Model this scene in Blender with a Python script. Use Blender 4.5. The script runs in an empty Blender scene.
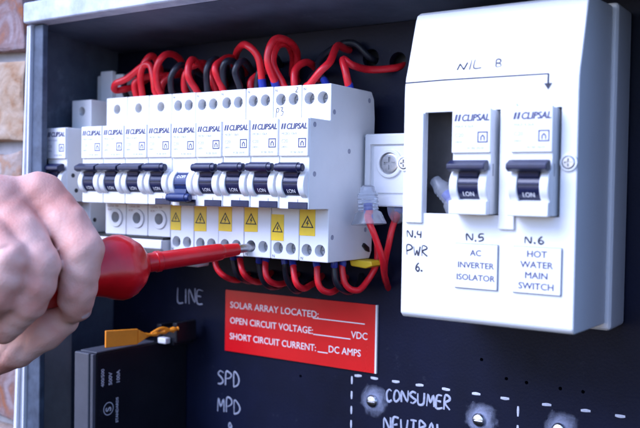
import bpy, bmesh, math, random
import numpy as np
from mathutils import Vector, Matrix, noise
random.seed(7)
S = 0.001                                     # everything below is written in millimetres
scene = bpy.context.scene
COL = scene.collection

# ------------------------------------------------------------------ camera
CAM = Vector((228.495, -402.778, -3.8))
RIGHT = Vector((0.83161, 0.55512, 0.0163)).normalized()
UP = Vector((-0.02888, 0.01391, 0.99949)).normalized()
FWD = Vector((-0.55461, 0.83165, -0.0276)).normalized()
cd = bpy.data.cameras.new('camera')
cam = bpy.data.objects.new('camera', cd); COL.objects.link(cam)
M = Matrix.Identity(4)
for r in range(3):
    M[r][0], M[r][1], M[r][2], M[r][3] = RIGHT[r], UP[r], -FWD[r], CAM[r] * S
cam.matrix_world = M
cd.sensor_fit = 'HORIZONTAL'; cd.sensor_width = 36.0
cd.lens = 838.43 / 640 * 36
cd.clip_start = 0.01; cd.clip_end = 100
cd.dof.use_dof = True; cd.dof.focus_distance = 0.415; cd.dof.aperture_fstop = 11.0
scene.camera = cam

# ------------------------------------------------------------------ sky, sun, exposure
SUN_EL, SUN_AZ = math.radians(40), math.radians(30)     # azimuth: to the left of straight out from the board
w = bpy.data.worlds.new('World'); scene.world = w; w.use_nodes = True
nt = w.node_tree
sky = nt.nodes.new('ShaderNodeTexSky'); sky.sky_type = 'NISHITA'; sky.sun_disc = False
sky.sun_elevation = SUN_EL; sky.sun_rotation = math.pi + SUN_AZ
bg = nt.nodes['Background']; bg.inputs['Strength'].default_value = 0.15
nt.links.new(sky.outputs[0], bg.inputs['Color'])
sd = bpy.data.lights.new('sun', 'SUN'); sd.energy = 1.75; sd.angle = math.radians(36); sd.color = (1.0, 0.97, 0.94)
so = bpy.data.objects.new('sun', sd); COL.objects.link(so)
to_sun = Vector((-math.sin(SUN_AZ) * math.cos(SUN_EL), -math.cos(SUN_AZ) * math.cos(SUN_EL), math.sin(SUN_EL)))
so.rotation_euler = to_sun.to_track_quat('Z', 'Y').to_euler()
so.location = to_sun * 3
vs = scene.view_settings
vs.view_transform = 'Standard'; vs.look = 'None'; vs.gamma = 1; vs.use_curve_mapping = False
vs.exposure = 1.02
vs.use_white_balance = True; vs.white_balance_temperature = 5050; vs.white_balance_tint = 22

# ------------------------------------------------------------------ materials
MATS = {}
def mat(name, col, rough=0.4, metal=0.0, var=0.0, vscale=60, bump=0.0, bscale=400, col2=None, sss=0.0,
        trans=0.0, alpha=1.0, coat=0.0, rvar=0.0, detail=4, spec=0.5, thresh=None, dust=None):
    if name in MATS: return MATS[name]
    m = bpy.data.materials.new(name); m.use_nodes = True
    n, l = m.node_tree.nodes, m.node_tree.links
    b = n['Principled BSDF']
    b.inputs['Base Color'].default_value = (*col, 1)
    b.inputs['Roughness'].default_value = rough
    b.inputs['Metallic'].default_value = metal
    b.inputs['Specular IOR Level'].default_value = spec
    if coat: b.inputs['Coat Weight'].default_value = coat; b.inputs['Coat Roughness'].default_value = 0.08
    if sss:
        b.inputs['Subsurface Weight'].default_value = sss
        b.inputs['Subsurface Radius'].default_value = (1.0, 0.35, 0.2); b.inputs['Subsurface Scale'].default_value = 0.003
    if trans: b.inputs['Transmission Weight'].default_value = trans; b.inputs['IOR'].default_value = 1.25
    tc = n.new('ShaderNodeTexCoord')
    if var or col2:
        nz = n.new('ShaderNodeTexNoise'); nz.inputs['Scale'].default_value = vscale; nz.inputs['Detail'].default_value = detail
        nz.inputs['Roughness'].default_value = 0.65
        l.new(tc.outputs['Object'], nz.inputs['Vector'])
        cr = n.new('ShaderNodeValToRGB')
        lo, hi = thresh or (0.32, 0.68)
        cr.color_ramp.elements[0].position = lo; cr.color_ramp.elements[1].position = hi
        c2 = col2 or tuple(c * (1 - var) for c in col)
        cr.color_ramp.elements[0].color = (*c2, 1); cr.color_ramp.elements[1].color = (*col, 1)
        l.new(nz.outputs['Fac'], cr.inputs['Fac']); l.new(cr.outputs['Color'], b.inputs['Base Color'])
        if rvar:
            mr = n.new('ShaderNodeMapRange'); mr.inputs['To Min'].default_value = rough - rvar; mr.inputs['To Max'].default_value = rough + rvar
            l.new(nz.outputs['Fac'], mr.inputs['Value']); l.new(mr.outputs[0], b.inputs['Roughness'])
    if dust:                                   # fine pale specks and smudges lying on the surface
        dcol, dsc, dlo, dhi = dust
        src = b.inputs['Base Color'].links[0].from_socket if b.inputs['Base Color'].links else None
        d1 = n.new('ShaderNodeTexNoise'); d1.inputs['Scale'].default_value = dsc; d1.inputs['Detail'].default_value = 8; d1.inputs['Roughness'].default_value = .75
        l.new(tc.outputs['Object'], d1.inputs['Vector'])
        d2 = n.new('ShaderNodeTexNoise'); d2.inputs['Scale'].default_value = 26; d2.inputs['Detail'].default_value = 3; l.new(tc.outputs['Object'], d2.inputs['Vector'])
        mm = n.new('ShaderNodeMath'); mm.operation = 'MULTIPLY_ADD'; mm.inputs[1].default_value = .45
        l.new(d2.outputs['Fac'], mm.inputs[0]); l.new(d1.outputs['Fac'], mm.inputs[2])
        rg = n.new('ShaderNodeMapRange'); rg.inputs['From Min'].default_value = dlo; rg.inputs['From Max'].default_value = dhi; rg.inputs['To Max'].default_value = .8
        l.new(mm.outputs[0], rg.inputs['Value'])
        mx = n.new('ShaderNodeMixRGB'); mx.inputs['Color2'].default_value = (*dcol, 1); mx.inputs['Color1'].default_value = (*col, 1)
        if src: l.new(src, mx.inputs['Color1'])
        l.new(rg.outputs[0], mx.inputs['Fac']); l.new(mx.outputs[0], b.inputs['Base Color'])
    if bump:
        nb = n.new('ShaderNodeTexNoise'); nb.inputs['Scale'].default_value = bscale; nb.inputs['Detail'].default_value = 5
        l.new(tc.outputs['Object'], nb.inputs['Vector'])
        bp = n.new('ShaderNodeBump'); bp.inputs['Strength'].default_value = bump; bp.inputs['Distance'].default_value = 0.0006
        l.new(nb.outputs['Fac'], bp.inputs['Height']); l.new(bp.outputs['Normal'], b.inputs['Normal'])
    MATS[name] = m
    return m

WHITE = mat('white_plastic', (.80, .80, .80), .38, var=.05, vscale=45, bump=.06, bscale=900, rvar=.06, dust=((.50, .49, .48), 300, .92, 1.15))
CREAM = mat('aged_white_plastic', (.78, .77, .75), .42, var=.05, vscale=45, bump=.06, bscale=900)
ENCL = mat('enclosure_plastic', (.80, .80, .805), .36, var=.05, vscale=18, bump=.14, bscale=1500, rvar=.08, dust=((.52, .51, .50), 260, .92, 1.15))
PLATE = mat('label_white', (.82, .82, .83), .45, var=.03, vscale=80)
NAVY = mat('dark_navy_plastic', (.014, .017, .060), .33, var=.3, vscale=200, bump=.08, bscale=1500)
NAVY_SKYLIT = mat('skylit_navy_plastic', (.016, .030, .12), .35, var=.25, vscale=200, bump=.08, bscale=1500)  # bluer, lighter copy of the lever navy; sky light put into the colour
INK = mat('printed_ink', (.05, .05, .13), .5)
GREY_INK = mat('pale_grey_ink', (.34, .34, .43), .5)
PEN = mat('black_pen', (.02, .02, .04), .45)
STEEL = mat('steel', (.55, .55, .57), .32, 1.0, var=.25, vscale=500)
DARKSTEEL = mat('dark_screw_steel', (.10, .10, .11), .35, 1.0, var=.4, vscale=500)
YEL = mat('yellow_vinyl', (.90, .62, .006), .42, var=.08, vscale=120)
BLACK = mat('black_print', (.012, .012, .012), .5)
REDW = mat('red_cable', (.80, .016, .026), .34, var=.25, vscale=150, bump=.05, bscale=800)
BLKW = mat('black_cable', (.018, .02, .032), .38, var=.3, vscale=150, bump=.05, bscale=800)
FERR = mat('blue_ferrule', (.03, .05, .42), .35, var=.2, vscale=300)
PANEL = mat('black_board', (.0045, .0058, .014), .42, col2=(.009, .012, .036), vscale=9, bump=.12, bscale=700, rvar=.10, spec=.13, dust=((.07, .08, .11), 170, .86, 1.12))
CABIN = mat('painted_cabinet_steel', (.060, .075, .115), .5, col2=(.12, .145, .20), vscale=22, bump=.2, bscale=250, thresh=(.3, .62), dust=((.22, .25, .32), 90, .82, 1.08))
FRAME = mat('weathered_frame_paint', (.62, .65, .72), .5, col2=(.36, .40, .50), vscale=55, bump=.35, bscale=220, thresh=(.30, .60))
FRAMEB = mat('scuffed_blue_grey_frame', (.034, .046, .075), .5, col2=(.085, .11, .165), vscale=80, bump=.3, bscale=300)
FRAMEW = mat('bare_white_edge', (.75, .76, .80), .45, var=.15, vscale=90)
SIGN = mat('red_engraving_plastic', (.62, .003, .006), .26, col2=(.68, .006, .010), vscale=30, rvar=.05, spec=.42)
SIGNW = mat('engraved_white', (.85, .84, .84), .5)
PAINT = mat('white_paint_marker', (.46, .49, .62), .55, var=.4, vscale=500)
DASH = mat('white_paint_dash', (.60, .62, .72), .55, var=.25, vscale=500)
PRINT = mat('white_print', (.55, .56, .62), .5)
SDRED = mat('red_insulation', (.66, .007, .010), .28, var=.15, vscale=90, bump=.14, bscale=420, coat=.2, dust=((.80, .40, .36), 240, .95, 1.12))
ORANGE = mat('orange_plastic', (.95, .32, .006), .38, var=.12, vscale=150, bump=.08, bscale=600)
BOXP = mat('black_bakelite', (.010, .011, .017), .36, var=.3, vscale=60, bump=.12, bscale=800, spec=.25, dust=((.09, .10, .13), 200, .88, 1.12))
BOXP_LIT = mat('lit_black_bakelite', (.085, .09, .115), .42, var=.2, vscale=60, bump=.12, bscale=800)  # lighter copy of the black bakelite, painting its lit front and top
MORT = mat('mortar', (.33, .32, .33), .9, var=.25, vscale=60, bump=.6, bscale=300)
CLEAR = mat('clear_plastic', (.80, .84, .92), .22, trans=.82, var=.08, vscale=200)
SILIC = mat('smeared_blue_silicone', (.42, .46, .64), .35, var=.5, vscale=160, bump=.6, bscale=260, trans=.1)
def smear_alpha():
    n, l = SILIC.node_tree.nodes, SILIC.node_tree.links
    tc = n.new('ShaderNodeTexCoord'); ln = n.new('ShaderNodeVectorMath'); ln.operation = 'LENGTH'; l.new(tc.outputs['Object'], ln.inputs[0])
    nz = n.new('ShaderNodeTexNoise'); nz.inputs['Scale'].default_value = 260; nz.inputs['Detail'].default_value = 6; l.new(tc.outputs['Object'], nz.inputs['Vector'])
    a = n.new('ShaderNodeMath'); a.operation = 'MULTIPLY_ADD'; a.inputs[1].default_value = .007; l.new(nz.outputs['Fac'], a.inputs[0]); l.new(ln.outputs['Value'], a.inputs[2])
    m = n.new('ShaderNodeMapRange'); m.inputs['From Min'].default_value = .0060; m.inputs['From Max'].default_value = .0128; m.inputs['To Min'].default_value = .95; m.inputs['To Max'].default_value = 0
    l.new(a.outputs[0], m.inputs['Value']); l.new(m.outputs[0], n['Principled BSDF'].inputs['Alpha'])
smear_alpha()
HEADW = mat('zinc_screw_head', (.72, .74, .80), .28, 1.0, var=.3, vscale=300, bump=.3, bscale=500)
SKIN = None

# ------------------------------------------------------------------ geometry helpers
class Geo:
    def __init__(s): s.v = []; s.f = []
    def add(s, o):
        k = len(s.v); s.v += o.v; s.f += [tuple(i + k for i in f) for f in o.f]; return s
    def moved(s, d):
        g = Geo(); g.v = [(a + d[0], b + d[1], c + d[2]) for a, b, c in s.v]; g.f = list(s.f); return g
def from_bm(bm):
    g = Geo(); bm.verts.index_update()
    g.v = [tuple(v.co) for v in bm.verts]; g.f = [tuple(v.index for v in f.verts) for f in bm.faces]
    bm.free(); return g
def bevel(bm, b, seg=2, ang=25):
    if b:
        bm.normal_update()
        es = [e for e in bm.edges if len(e.link_faces) == 2 and e.calc_face_angle(0) > math.radians(ang)]
        bmesh.ops.bevel(bm, geom=es, offset=b, segments=seg, affect='EDGES', profile=.5, clamp_overlap=True)
def box(x0, x1, y0, y1, z0, z1, b=0, seg=2):
    bm = bmesh.new(); bmesh.ops.create_cube(bm, size=1)
    for v in bm.verts:
        v.co = ((x0 + x1) / 2 + v.co.x * (x1 - x0), (y0 + y1) / 2 + v.co.y * (y1 - y0), (z0 + z1) / 2 + v.co.z * (z1 - z0))
    bevel(bm, b, seg); return from_bm(bm)
def prism(prof, lo, hi, axis='x', b=0, seg=2, ang=25):
    """prof: (a,b) pairs; axis x -> (y,z), y -> (x,z), z -> (x,y)"""
    bm = bmesh.new()
    def P(t, a, c): return {'x': (t, a, c), 'y': (a, t, c), 'z': (a, c, t)}[axis]
    A = [bm.verts.new(P(lo, *p)) for p in prof]; B = [bm.verts.new(P(hi, *p)) for p in prof]
    bm.faces.new(A); bm.faces.new(B[::-1]); n = len(A)
    for i in range(n): bm.faces.new((A[i], A[(i + 1) % n], B[(i + 1) % n], B[i])[::-1])
    bmesh.ops.recalc_face_normals(bm, faces=bm.faces)
    bevel(bm, b, seg, ang); return from_bm(bm)
def lathe(p0, d, prof, n=28, lobes=(0, 0)):
    """prof: (distance along d, radius); closed at both ends"""
    p0 = Vector(p0); d = Vector(d).normalized()
    a = d.orthogonal().normalized(); c = d.cross(a)
    g = Geo()
    for t, r in prof:
        for k in range(n):
            an = 2 * math.pi * k / n
            rr = r * (1 + (lobes[1] * math.cos(lobes[0] * an) if r > 11 else 0))
            g.v.append(tuple(p0 + d * t + (a * math.cos(an) + c * math.sin(an)) * rr))
    for j in range(len(prof) - 1):
        for k in range(n):
            g.f.append((j * n + k, j * n + (k + 1) % n, (j + 1) * n + (k + 1) % n, (j + 1) * n + k))
    g.f.append(tuple(range(n))[::-1]); g.f.append(tuple((len(prof) - 1) * n + k for k in range(n)))
    return g
def cyl(p0, p1, r, n=24, b=0):
    p0, p1 = Vector(p0), Vector(p1); L = (p1 - p0).length
    prof = [(0, r), (L, r)] if not b else [(0, r - b), (b * .3, r - b * .3), (b, r), (L - b, r), (L - b * .3, r - b * .3), (L, r - b)]
    return lathe(p0, p1 - p0, prof, n)
def smooth_path(pts, sub=7, closed=False):
    pts = [Vector(p) for p in pts]; out = []
    n = len(pts)
    for i in range(n - 1):
        p0, p1, p2, p3 = pts[max(i - 1, 0)], pts[i], pts[i + 1], pts[min(i + 2, n - 1)]
        for k in range(sub):
            t = k / sub
            out.append(.5 * ((2 * p1) + (p2 - p0) * t + (2 * p0 - 5 * p1 + 4 * p2 - p3) * t * t + (3 * p1 - p0 - 3 * p2 + p3) * t ** 3))
    out.append(pts[-1]); return out
def tube(path, r, n=10, rfun=None):
    g = Geo(); path = [Vector(p) for p in path]
    prev = None
    for i, p in enumerate(path):
        t = (path[min(i + 1, len(path) - 1)] - path[max(i - 1, 0)]).normalized()
        a = t.orthogonal().normalized() if prev is None else (prev - t * prev.dot(t)).normalized()
        prev = a; c = t.cross(a); rr = rfun(i / (len(path) - 1)) * r if rfun else r
        for k in range(n):
            an = 2 * math.pi * k / n
            g.v.append(tuple(p + (a * math.cos(an) + c * math.sin(an)) * rr))
    for j in range(len(path) - 1):
        for k in range(n):
            g.f.append((j * n + k, j * n + (k + 1) % n, (j + 1) * n + (k + 1) % n, (j + 1) * n + k))
    g.f.append(tuple(range(n))[::-1]); g.f.append(tuple((len(path) - 1) * n + k for k in range(n)))
    return g
def text(s, size, x, y, z, align='LEFT', bold=0.0, shear=0.0, width=1.0, depth=0.06, spacing=1.0):
    """lettering standing on a face that looks towards -y; (x,z) is the start of the baseline"""
    cu = bpy.data.curves.new('t', 'FONT'); cu.body = s; cu.size = size; cu.align_x = align; cu.shear = shear
    cu.extrude = depth; cu.resolution_u = 3; cu.space_character = spacing
    o = bpy.data.objects.new('t', cu); COL.objects.link(o)
    dg = bpy.context.evaluated_depsgraph_get(); dg.update()
    me = bpy.data.meshes.new_from_object(o.evaluated_get(dg))
    g = Geo(); g.v = [(x + v.co.x * width, y - v.co.z, z + v.co.y) for v in me.vertices]
    g.f = [tuple(p.vertices) for p in me.polygons]
    bpy.data.objects.remove(o); bpy.data.curves.remove(cu); bpy.data.meshes.remove(me)
    if bold:
        d = bold * size; base = g; g = Geo()
        for k, (a, b) in enumerate(((0, 0), (d, 0), (-d, 0), (0, d * .7), (0, -d * .7))): g.add(base.moved((a, -.008 * k, b)))
    return g
def text_side(s, size, x, y, z, **k):
    """lettering on a face that looks towards +x, reading upwards from (y,z)"""
    g = text(s, size, 0, 0, 0, **k)
    g.v = [(x - b, y - c, z + a) for a, b, c in g.v]
    return g
GLYPH = {
 'L': (.6, [[(0, 1), (.02, .02), (.55, .06)]]), 'I': (.25, [[(.1, .98), (.1, .02)]]),
 'N': (.72, [[(0, 0), (.05, .95), (.55, .08), (.62, 1)]]), 'E': (.6, [[(.52, .95), (.04, .98), (.02, .04), (.55, .02)], [(.03, .52), (.42, .55)]]),
 'S': (.65, [[(.55, .92), (.25, 1), (.04, .78), (.3, .52), (.56, .28), (.3, .02), (0, .08)]]),
 'P': (.65, [[(.04, 0), (.02, 1), (.42, .98), (.56, .75), (.4, .5), (.04, .45)]]),
 'D': (.7, [[(.04, .02), (.02, 1), (.4, .9), (.6, .5), (.4, .1), (.0, .0)]]),
 'M': (.8, [[(0, 0), (.1, .98), (.36, .4), (.6, .98), (.7, 0)]]), 'C': (.65, [[(.58, .85), (.35, 1), (.05, .6), (.12, .15), (.35, 0), (.62, .15)]]),
 'O': (.65, [[(.3, 1), (.05, .7), (.08, .2), (.32, 0), (.55, .3), (.5, .8), (.28, 1)]]),
 'U': (.7, [[(0, .98), (.04, .2), (.28, 0), (.52, .25), (.58, 1)]]), 'R': (.65, [[(.02, 0), (.02, 1), (.42, .95), (.5, .7), (.06, .48), (.55, 0)]]),
 'W': (.8, [[(0, .95), (.16, .02), (.36, .6), (.54, .02), (.72, 1)]]), 'B': (.65, [[(.04, 0), (.04, 1), (.4, .92), (.42, .62), (.06, .54), (.5, .42), (.5, .1), (.04, 0)]]),
 'T': (.65, [[(0, .97), (.58, 1)], [(.3, .98), (.28, 0)]]), 'A': (.7, [[(0, 0), (.3, 1), (.6, 0)], [(.12, .38), (.48, .38)]]),
 'p': (.6, [[(.06, -.25), (.08, .8), (.4, .9), (.5, .62), (.34, .42), (.08, .45)]]),
 '2': (.6, [[(.04, .8), (.25, 1), (.46, .78), (.3, .42), (.02, .02), (.52, .04)]]), '3': (.6, [[(.05, .9), (.4, .92), (.2, .55), (.46, .38), (.34, .04), (.02, .06)]]),
 '4': (.6, [[(.1, 1), (.04, .45), (.5, .46)], [(.42, .9), (.38, 0)]]), '5': (.6, [[(.5, 1), (.1, .98), (.06, .58), (.4, .55), (.46, .18), (.04, .02)]]),
 '6': (.6, [[(.42, 1), (.12, .6), (.05, .2), (.3, 0), (.5, .22), (.3, .46), (.08, .3)]]), '9': (.6, [[(.46, .75), (.2, .95), (.08, .7), (.3, .55), (.46, .8), (.4, .0)]]),
 '.': (.3, [[(.04, .10), (.14, .12), (.12, .02), (.05, .04), (.14, .08)]]), '/': (.3, [[(.14, 1.1), (.08, -.05)]]), '~': (.7, [[(.0, .25), (.18, .6), (.36, .3), (.55, .65)]]), ' ': (.5, []),
 'v': (.62, [[(0, .12), (.12, .55), (.34, .12), (.5, .62)]]),
 'c': (.5, [[(.42, .5), (.2, .62), (.04, .3), (.2, 0), (.44, .1)]]),
}
def handwriting(s, x, z, h, wid=.8, r=.3, yf=None, y=0.0, slope=0.0, gap=.12):
    """marker strokes as thin raised lines on a face that looks towards -y"""
    g = Geo(); cx = x
    for ch in s:
        adv, strokes = GLYPH[ch]
        for st in strokes:
            j = random.uniform(-.03, .03)
            pts = []
            jit = [(p[0] + random.uniform(-.05, .05), p[1] + j + random.uniform(-.06, .06), 0) for p in st]
            for a, b in [(q.x, q.y) for q in smooth_path(jit, 4)]:
                X = cx + a * h * wid; Z = z + b * h + slope * (X - x)
                pts.append((X, (yf(Z) if yf else y), Z))
            k = tube(pts, r, 6, lambda t: .75 + .35 * math.sin(3.0 * t + j * 30))
            k.v = [(vx, (yf(vz) if yf else y) + ((vy - (yf(vz) if yf else y)) * .25), vz) for vx, vy, vz in k.v]
            g.add(k)
        cx += (adv + gap) * h * wid
    return g

ORIG = {}
def finish(me, ang):
    me.polygons.foreach_set('use_smooth', [True] * len(me.polygons))
    if ang < 180: me.set_sharp_from_angle(angle=math.radians(ang))
def mesh_of(g, name, m, org=(0, 0, 0), ang=21):
    me = bpy.data.meshes.new(name)
    me.from_pydata([((a - org[0]) * S, (b - org[1]) * S, (c - org[2]) * S) for a, b, c in g.v], [], g.f)
    me.materials.append(m); me.update(); finish(me, ang); return me
def props(o, label=None, cat=None, group=None, kind=None):
    for k, v in (('label', label), ('category', cat), ('group', group), ('kind', kind)):
        if v: o[k] = v
    return o
def thing(name, base, label, cat, group=None):
    o = bpy.data.objects.new(name, None); COL.objects.link(o); o.empty_display_size = .005
    o.location = tuple(c * S for c in base); ORIG[o.name] = base
    return props(o, label, cat, group)
def part(name, g, m, parent, ang=21, label=None):
    org = ORIG[parent.name]
    o = bpy.data.objects.new(name, mesh_of(g, name, m, org, ang)); COL.objects.link(o)
    o.parent = parent; ORIG[o.name] = org
    if ang < 180:
        md = o.modifiers.new('weighted_normals', 'WEIGHTED_NORMAL'); md.keep_sharp = True; md.weight = 80
    if label: o['label'] = label
    return o
def solo(name, g, m, base, label=None, cat=None, group=None, kind=None, ang=21):
    o = bpy.data.objects.new(name, mesh_of(g, name, m, base, ang)); COL.objects.link(o)
    o.location = tuple(c * S for c in base); ORIG[o.name] = base
    return props(o, label, cat, group, kind)
def share(name, src, parent, off=(0, 0, 0)):
    """another piece with the mesh of src, shifted"""
    o = bpy.data.objects.new(name, src.data); COL.objects.link(o); o.parent = parent
    o.modifiers.new('weighted_normals', 'WEIGHTED_NORMAL').keep_sharp = True
    o.location = tuple(c * S for c in off); ORIG[o.name] = ORIG[parent.name]; return o
def copy_tree(src, parent=None):
    c = src.copy(); COL.objects.link(c); c.parent = parent; ORIG[c.name] = ORIG[src.name]
    for ch in src.children: copy_tree(ch, c)
    return c
def cut(g, cutters):
    def tmp(gg):
        me = bpy.data.meshes.new('tmp'); me.from_pydata(gg.v, [], gg.f); me.update()
        bm = bmesh.new(); bm.from_mesh(me); bmesh.ops.recalc_face_normals(bm, faces=bm.faces); bm.to_mesh(me); bm.free()
        o = bpy.data.objects.new('tmp', me); COL.objects.link(o); return o
    a = tmp(g); bs = []
    for c in cutters:
        b = tmp(c); bs.append(b); md = a.modifiers.new('b', 'BOOLEAN'); md.object = b; md.operation = 'DIFFERENCE'; md.solver = 'EXACT'
    dg = bpy.context.evaluated_depsgraph_get(); dg.update()
    me = bpy.data.meshes.new_from_object(a.evaluated_get(dg))
    out = Geo(); out.v = [tuple(v.co) for v in me.vertices]; out.f = [tuple(p.vertices) for p in me.polygons]
    for o in [a] + bs:
        d = o.data; bpy.data.objects.remove(o); bpy.data.meshes.remove(d)
    bpy.data.meshes.remove(me); return out

# ------------------------------------------------------------------ brick wall beside the cabinet
def brick_mat(name, a, b, c):
    m = bpy.data.materials.new(name); m.use_nodes = True; n, l = m.node_tree.nodes, m.node_tree.links
    p = n['Principled BSDF']; p.inputs['Roughness'].default_value = .85
    tc = n.new('ShaderNodeTexCoord'); nz = n.new('ShaderNodeTexNoise'); nz.inputs['Scale'].default_value = 48; nz.inputs['Detail'].default_value = 9; nz.inputs['Distortion'].default_value = 1.4
    l.new(tc.outputs['Object'], nz.inputs['Vector'])
    cr = n.new('ShaderNodeValToRGB'); e = cr.color_ramp.elements
    e[0].position = .33; e[0].color = (*a, 1); e[1].position = .68; e[1].color = (*c, 1); k = e.new(.5); k.color = (*b, 1)
    l.new(nz.outputs['Fac'], cr.inputs['Fac']); l.new(cr.outputs['Color'], p.inputs['Base Color'])
    nb = n.new('ShaderNodeTexNoise'); nb.inputs['Scale'].default_value = 160; nb.inputs['Detail'].default_value = 6; l.new(tc.outputs['Object'], nb.inputs['Vector'])
    bp = n.new('ShaderNodeBump'); bp.inputs['Strength'].default_value = .7; bp.inputs['Distance'].default_value = .002
    l.new(nb.outputs['Fac'], bp.inputs['Height']); l.new(bp.outputs['Normal'], p.inputs['Normal'])
    return m
BR = [brick_mat('beige_brick', (.27, .13, .05), (.36, .25, .16), (.44, .35, .27)),
      brick_mat('brown_brick', (.26, .09, .03), (.20, .12, .11), (.27, .21, .22)),
      brick_mat('pale_brick', (.32, .15, .06), (.31, .24, .20), (.38, .33, .32))]
wall = thing('brick_wall', (-330, -66, -230), 'rough beige and brown brick wall with pale mortar left of the cabinet', 'wall')
part('mortar', box(-440, -206, -66, -40, -230, 190), MORT, wall)
def brick_geo(x0, x1, z0, z1, seed):
    bm = bmesh.new(); bmesh.ops.create_cube(bm, size=1)
    for v in bm.verts: v.co = ((x0 + x1) / 2 + v.co.x * (x1 - x0), -58 + v.co.y * 32, (z0 + z1) / 2 + v.co.z * (z1 - z0))
    bmesh.ops.subdivide_edges(bm, edges=bm.edges, cuts=6, use_grid_fill=True)
    bevel(bm, 2.5, 2, 50)
    for v in bm.verts:
        p = Vector(v.co) * .035 + Vector((seed * 7.1, 0, seed * 3.3)); v.co += noise.noise_vector(p) * 3.0 + noise.noise_vector(p * 4) * 1.4
    return from_bm(bm)
zj = [190, 138, 79, 21, -37, -96, -154, -212]
for i in range(len(zj) - 1):
    off = 0 if i % 2 else -26
    for j, (a, b) in enumerate(((-212, -268), (-275, -420)) if i % 2 else ((-212, -330), (-337, -430))):
        part('brick', brick_geo(b, a, zj[i + 1] + 3.4, zj[i] - 3.4, i * 3 + j), BR[(1, 1, 0, 2, 0, 1, 2)[i] if j == 0 else (i + j) % 3], wall)

# ------------------------------------------------------------------ cabinet and board
cab = thing('meter_cabinet', (0, 0, -230), 'dark painted steel meter cabinet with weathered pale front frame', 'cabinet')
def plank(corners_front, thick_dir, b=.6):
    """slab between a quad and the same quad moved by thick_dir"""
    bm = bmesh.new(); A = [bm.verts.new(p) for p in corners_front]; B = [bm.verts.new(Vector(p) + Vector(thick_dir)) for p in corners_front]
    bm.faces.new(A); bm.faces.new(B[::-1]); n = len(A)
    for i in range(n): bm.faces.new((A[i], A[(i + 1) % n], B[(i + 1) % n], B[i]))
    bmesh.ops.recalc_face_normals(bm, faces=bm.faces); bevel(bm, b); return from_bm(bm)
part('top_frame', box(-199.5, 168, -84, -72, 92.9, 105.5, 1.6, 3), FRAME, cab)
part('frame_flange', plank([(-195.5, -79, 92.5), (-187, -79, 92.5), (-188.5, -79, -230), (-201.5, -79, -230)], (0, 4, 0)), FRAMEB, cab)
part('frame_edge', plank([(-197.6, -81, 92.4), (-195.8, -81, 92.4), (-202.0, -81, -230), (-203.2, -81, -230)], (0, 7, 0), .4), FRAMEW, cab)
part('outer_edge', plank([(-200.6, -80, 92.4), (-199.2, -80, 92.4), (-211.5, -80, -230), (-214.5, -80, -230)], (0, 8, 0), .4), FRAMEW, cab)
part('outer_return', plank([(-199.0, -78, 92.4), (-197.8, -78, 92.4), (-203.4, -78, -230), (-211.4, -78, -230)], (0, 4, 0), .3), mat('grey_return', (.30, .33, .40), .5, var=.2, vscale=60), cab)
part('side_wall', plank([(-201.5, -75, 92.4), (-209, 3, 92.4), (-213, 3, -230), (-208, -75, -230)], (-3, 0, 0), 0), CABIN, cab)
part('side_wall', box(165, 168, -75, 3, -230, 92.4), CABIN, cab)  # unseen right wall, set close in to shade the enclosure's right side
part('roof', prism([(-71.9, 93.1), (3, 88.5), (3, 96), (-71.9, 104)], -208, 164.8, 'x'), CABIN, cab)
panel = thing('mounting_board', (15, 0, -230), 'matt black board inside the cabinet carrying breakers, sign and white marker notes', 'board')
holes = [(x, z) for x, z in ((61, -89), (74.5, -97), (85, -97.5), (102, -98), (113, -98), (-52, -113), (9, 67), (24, 66), (-8, 70))]
pg = cut(box(-212, 164.5, 0, 5, -230, 88.2), [cyl((x, -3, z), (x, 9, z), 5.2 if z > 0 else .9, 20) for x, z in holes])
part('board', pg, PANEL, panel)
part('cabinet_back', box(-212, 164.5, 9, 11, -230, 95), BLACK, panel)
def note(s, x, z, h, **k): return part('marker_writing', handwriting(s, x, z, h, y=-.06, **k), PAINT, panel)
note('LINE', -150.3, -78, 9.4, wid=.92, r=.42, slope=.03)
note('SPD', -115.5, -126.6, 8.6, wid=.95, r=.5)
note('MPD', -115.5, -143.4, 8.4, wid=.95, r=.5)
note('9c', -107, -157.6, 8.0, wid=.95, r=.5)
note('CONSUMER', 5.5, -118.6, 6.8, wid=.92, r=.62, slope=.025)
note('NEUTRAL', 4.5, -134.8, 7.2, wid=.95, r=.62, slope=.03)
def dash(x0, z0, x1, z1, r=.75):
    k = tube([(x0 + (x1 - x0) * t, 0, z0 + (z1 - z0) * t + .12 * math.sin(4 * t + x0)) for t in np.linspace(0, 1, 7)], r, 8, lambda t: .6 + .45 * math.sin(math.pi * (t * .9 + .08)))
    k.v = [(a, -.06 + b * .2, c) for a, b, c in k.v]
    part('marker_dash', k, DASH, panel)
for x in (-12.5, -2, 11.5, 26, 41.5, 58.5, 74, 95.5, 114.5, 130.5): dash(x - 2.3, -107.5 + (x + 12) * .004, x + 2.3, -107.3 + (x + 12) * .004)
for z in (-110.5, -119, -127.5, -135.5, -143.5): dash(-16.6, z + 2.2, -16.6, z - 2.2, .6)
for z in (-112.5, -122, -131): dash(81, z + 2.6, 81, z - 2.6, .6)
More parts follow.
